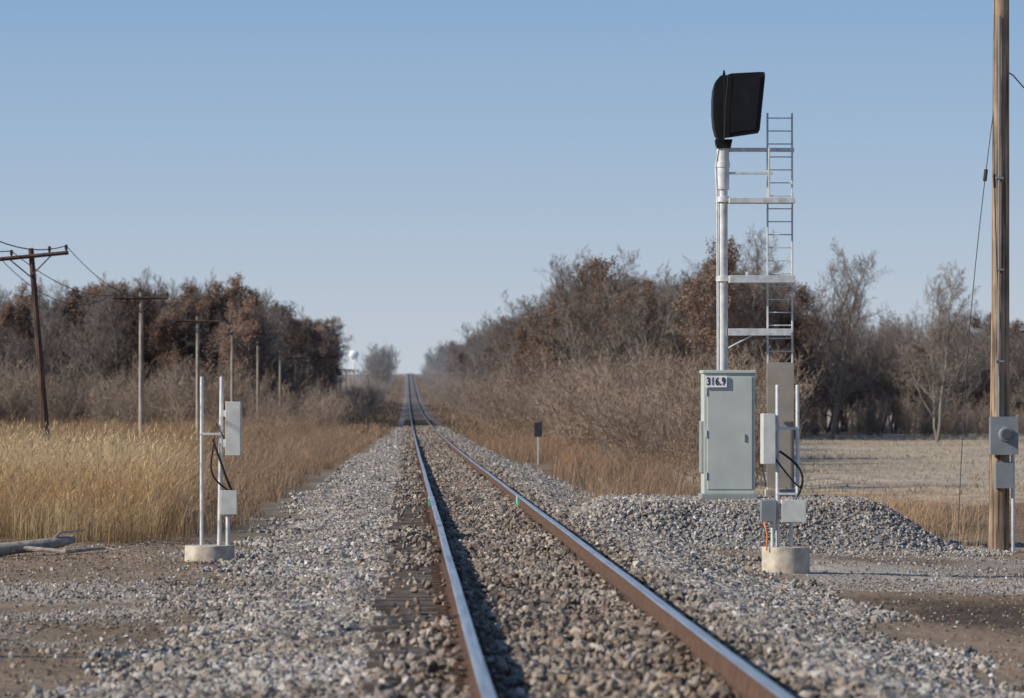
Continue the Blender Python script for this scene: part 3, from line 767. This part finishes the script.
gw.obj('guy_wire', tuple(a), parent=pole)

# ------------------------------------------------------------------ small sign, log, flags, water tower
sg = MB(); sx_, sy_ = 4.95, 151.0; sz = float(H(sx_, sy_))
sg.box(sx_ - .03, sx_ + .03, sy_ - .02, sy_ + .02, sz - .1, sz + 1.5, M_boxlt)
sg.box(sx_ - .15, sx_ + .15, sy_ - .035, sy_ - .021, sz + 1.05, sz + 1.6, M_signback)
sg.obj('trackside_sign', (sx_, sy_, sz), bevel=.004)
lg = MB()
ctl = [(-6.6, 52.2, 0), (-6.1, 52.7, .02), (-5.6, 52.75, .01), (-5.15, 53.1, .05), (-4.75, 53.2, .08), (-4.45, 53.45, .14)]
pts = [(p[0], p[1], float(H(p[0], p[1])) + .06 + p[2]) for p in ctl]
lg.tube(pts, [.105, .09, .10, .08, .085, .06], M_log, 12)
lg.tube([pts[3], (-4.5, 52.9, float(H(-4.5, 52.9)) + .05), (-4.0, 53.2, float(H(-4.0, 53.2)) + .08), (-3.7, 53.1, float(H(-3.7, 53.1)) + .03)], [.035, .03, .02, .01], M_log, 7)
lg.tube([pts[1], (-6.0, 52.5, pts[1][2] + .17)], [.03, .01], M_log, 6)
lg.tube([pts[4], (-4.6, 53.3, pts[4][2] + .16), (-4.3, 53.5, pts[4][2] + .18)], [.03, .02, .008], M_log, 6)
lg.obj('fallen_log', pts[2], smooth=True)
for x, y in ((6.3, 148), (5.2, 132)):
    s_ = MB(); z = float(H(x, y)); s_.tube([(x, y, z), (x + .02, y, z + .5)], .012, M_orange, 6); s_.box(x, x + .14, y - .004, y + .004, z + .38, z + .5, M_orange); s_.obj('survey_flag', (x, y, z))
wt = MB(); wx, wy, wz = -34.0, 2550.0, float(zt(2550))
for a in range(6):
    t = a * math.pi / 3; wt.tube([(wx + 3 * math.cos(t), wy + 3 * math.sin(t), wz - 1), (wx + 2.0 * math.cos(t), wy + 2.0 * math.sin(t), 37)], .3, M_tower, 8)
wt.tube([(wx, wy, 35.2), (wx, wy, 36.2), (wx, wy, 37.5), (wx, wy, 39.0), (wx, wy, 40.2), (wx, wy, 40.8)], [1.1, 2.5, 3.3, 3.3, 2.2, .3], M_tower, 24)
wt.tube([(wx, wy, wz), (wx, wy, 36)], .6, M_tower, 10)
wt.obj('water_tower', (wx, wy, wz), smooth=True)

# ------------------------------------------------------------------ light
el = math.radians(29); sd = Vector((-.95, -.31, 0)).normalized()
sun = bpy.data.lights.new('sun', 'SUN'); sun.energy = 5.0; sun.angle = math.radians(.53); sun.color = (1, .92, .80)
so = bpy.data.objects.new('sun', sun); scene.collection.objects.link(so)
dv = Vector((-sd.x * math.cos(el), -sd.y * math.cos(el), -math.sin(el)))
so.rotation_euler = dv.to_track_quat('-Z', 'Y').to_euler(); so.location = (-20, -10, 30)
w = bpy.data.worlds.new('World'); scene.world = w; w.use_nodes = True
nt = w.node_tree; bg = nt.nodes['Background']
sk = nt.nodes.new('ShaderNodeTexSky'); sk.sky_type = 'NISHITA'; sk.sun_disc = False; sk.sun_elevation = el
sk.sun_rotation = math.atan2(sd.x, sd.y) % (2 * math.pi); sk.altitude = 100; sk.air_density = 1.0; sk.dust_density = .3; sk.ozone_density = 1.0
tc = nt.nodes.new('ShaderNodeTexCoord'); sx = nt.nodes.new('ShaderNodeSeparateXYZ'); nt.links.new(tc.outputs['Generated'], sx.inputs[0])
cr = nt.nodes.new('ShaderNodeValToRGB'); e = cr.color_ramp.elements
e[0].position = 0; e[0].color = (5.5, 6.0, 6.7, 1); e[1].position = 1; e[1].color = (.5, 1.3, 3.2, 1)
for p, c in ((.025, (4.7, 5.5, 6.6)), (.06, (3.5, 4.75, 6.5)), (.105, (2.35, 3.9, 6.2)), (.3, (1.2, 2.3, 4.4))):
    q = e.new(p); q.color = (*c, 1)
nt.links.new(sx.outputs[2], cr.inputs[0])
mxn = nt.nodes.new('ShaderNodeMix'); mxn.data_type = 'RGBA'; mxn.inputs[0].default_value = .90
nt.links.new(sk.outputs[0], mxn.inputs[6]); nt.links.new(cr.outputs[0], mxn.inputs[7])
nt.links.new(mxn.outputs[2], bg.inputs[0]); bg.inputs[1].default_value = .10

# ------------------------------------------------------------------ camera
cam = bpy.data.cameras.new('camera'); co = bpy.data.objects.new('camera', cam); scene.collection.objects.link(co)
cam.sensor_width = 36; cam.lens = 36 * 4000 / 1024; cam.clip_start = .1; cam.clip_end = 12000
co.location = (0, 0, 1.44)
co.rotation_euler = (math.pi / 2 + math.atan(63 / 4000), 0, -math.atan(105 / 4000))
cam.dof.use_dof = True; cam.dof.focus_distance = 60; cam.dof.aperture_fstop = 4.0
scene.camera = co
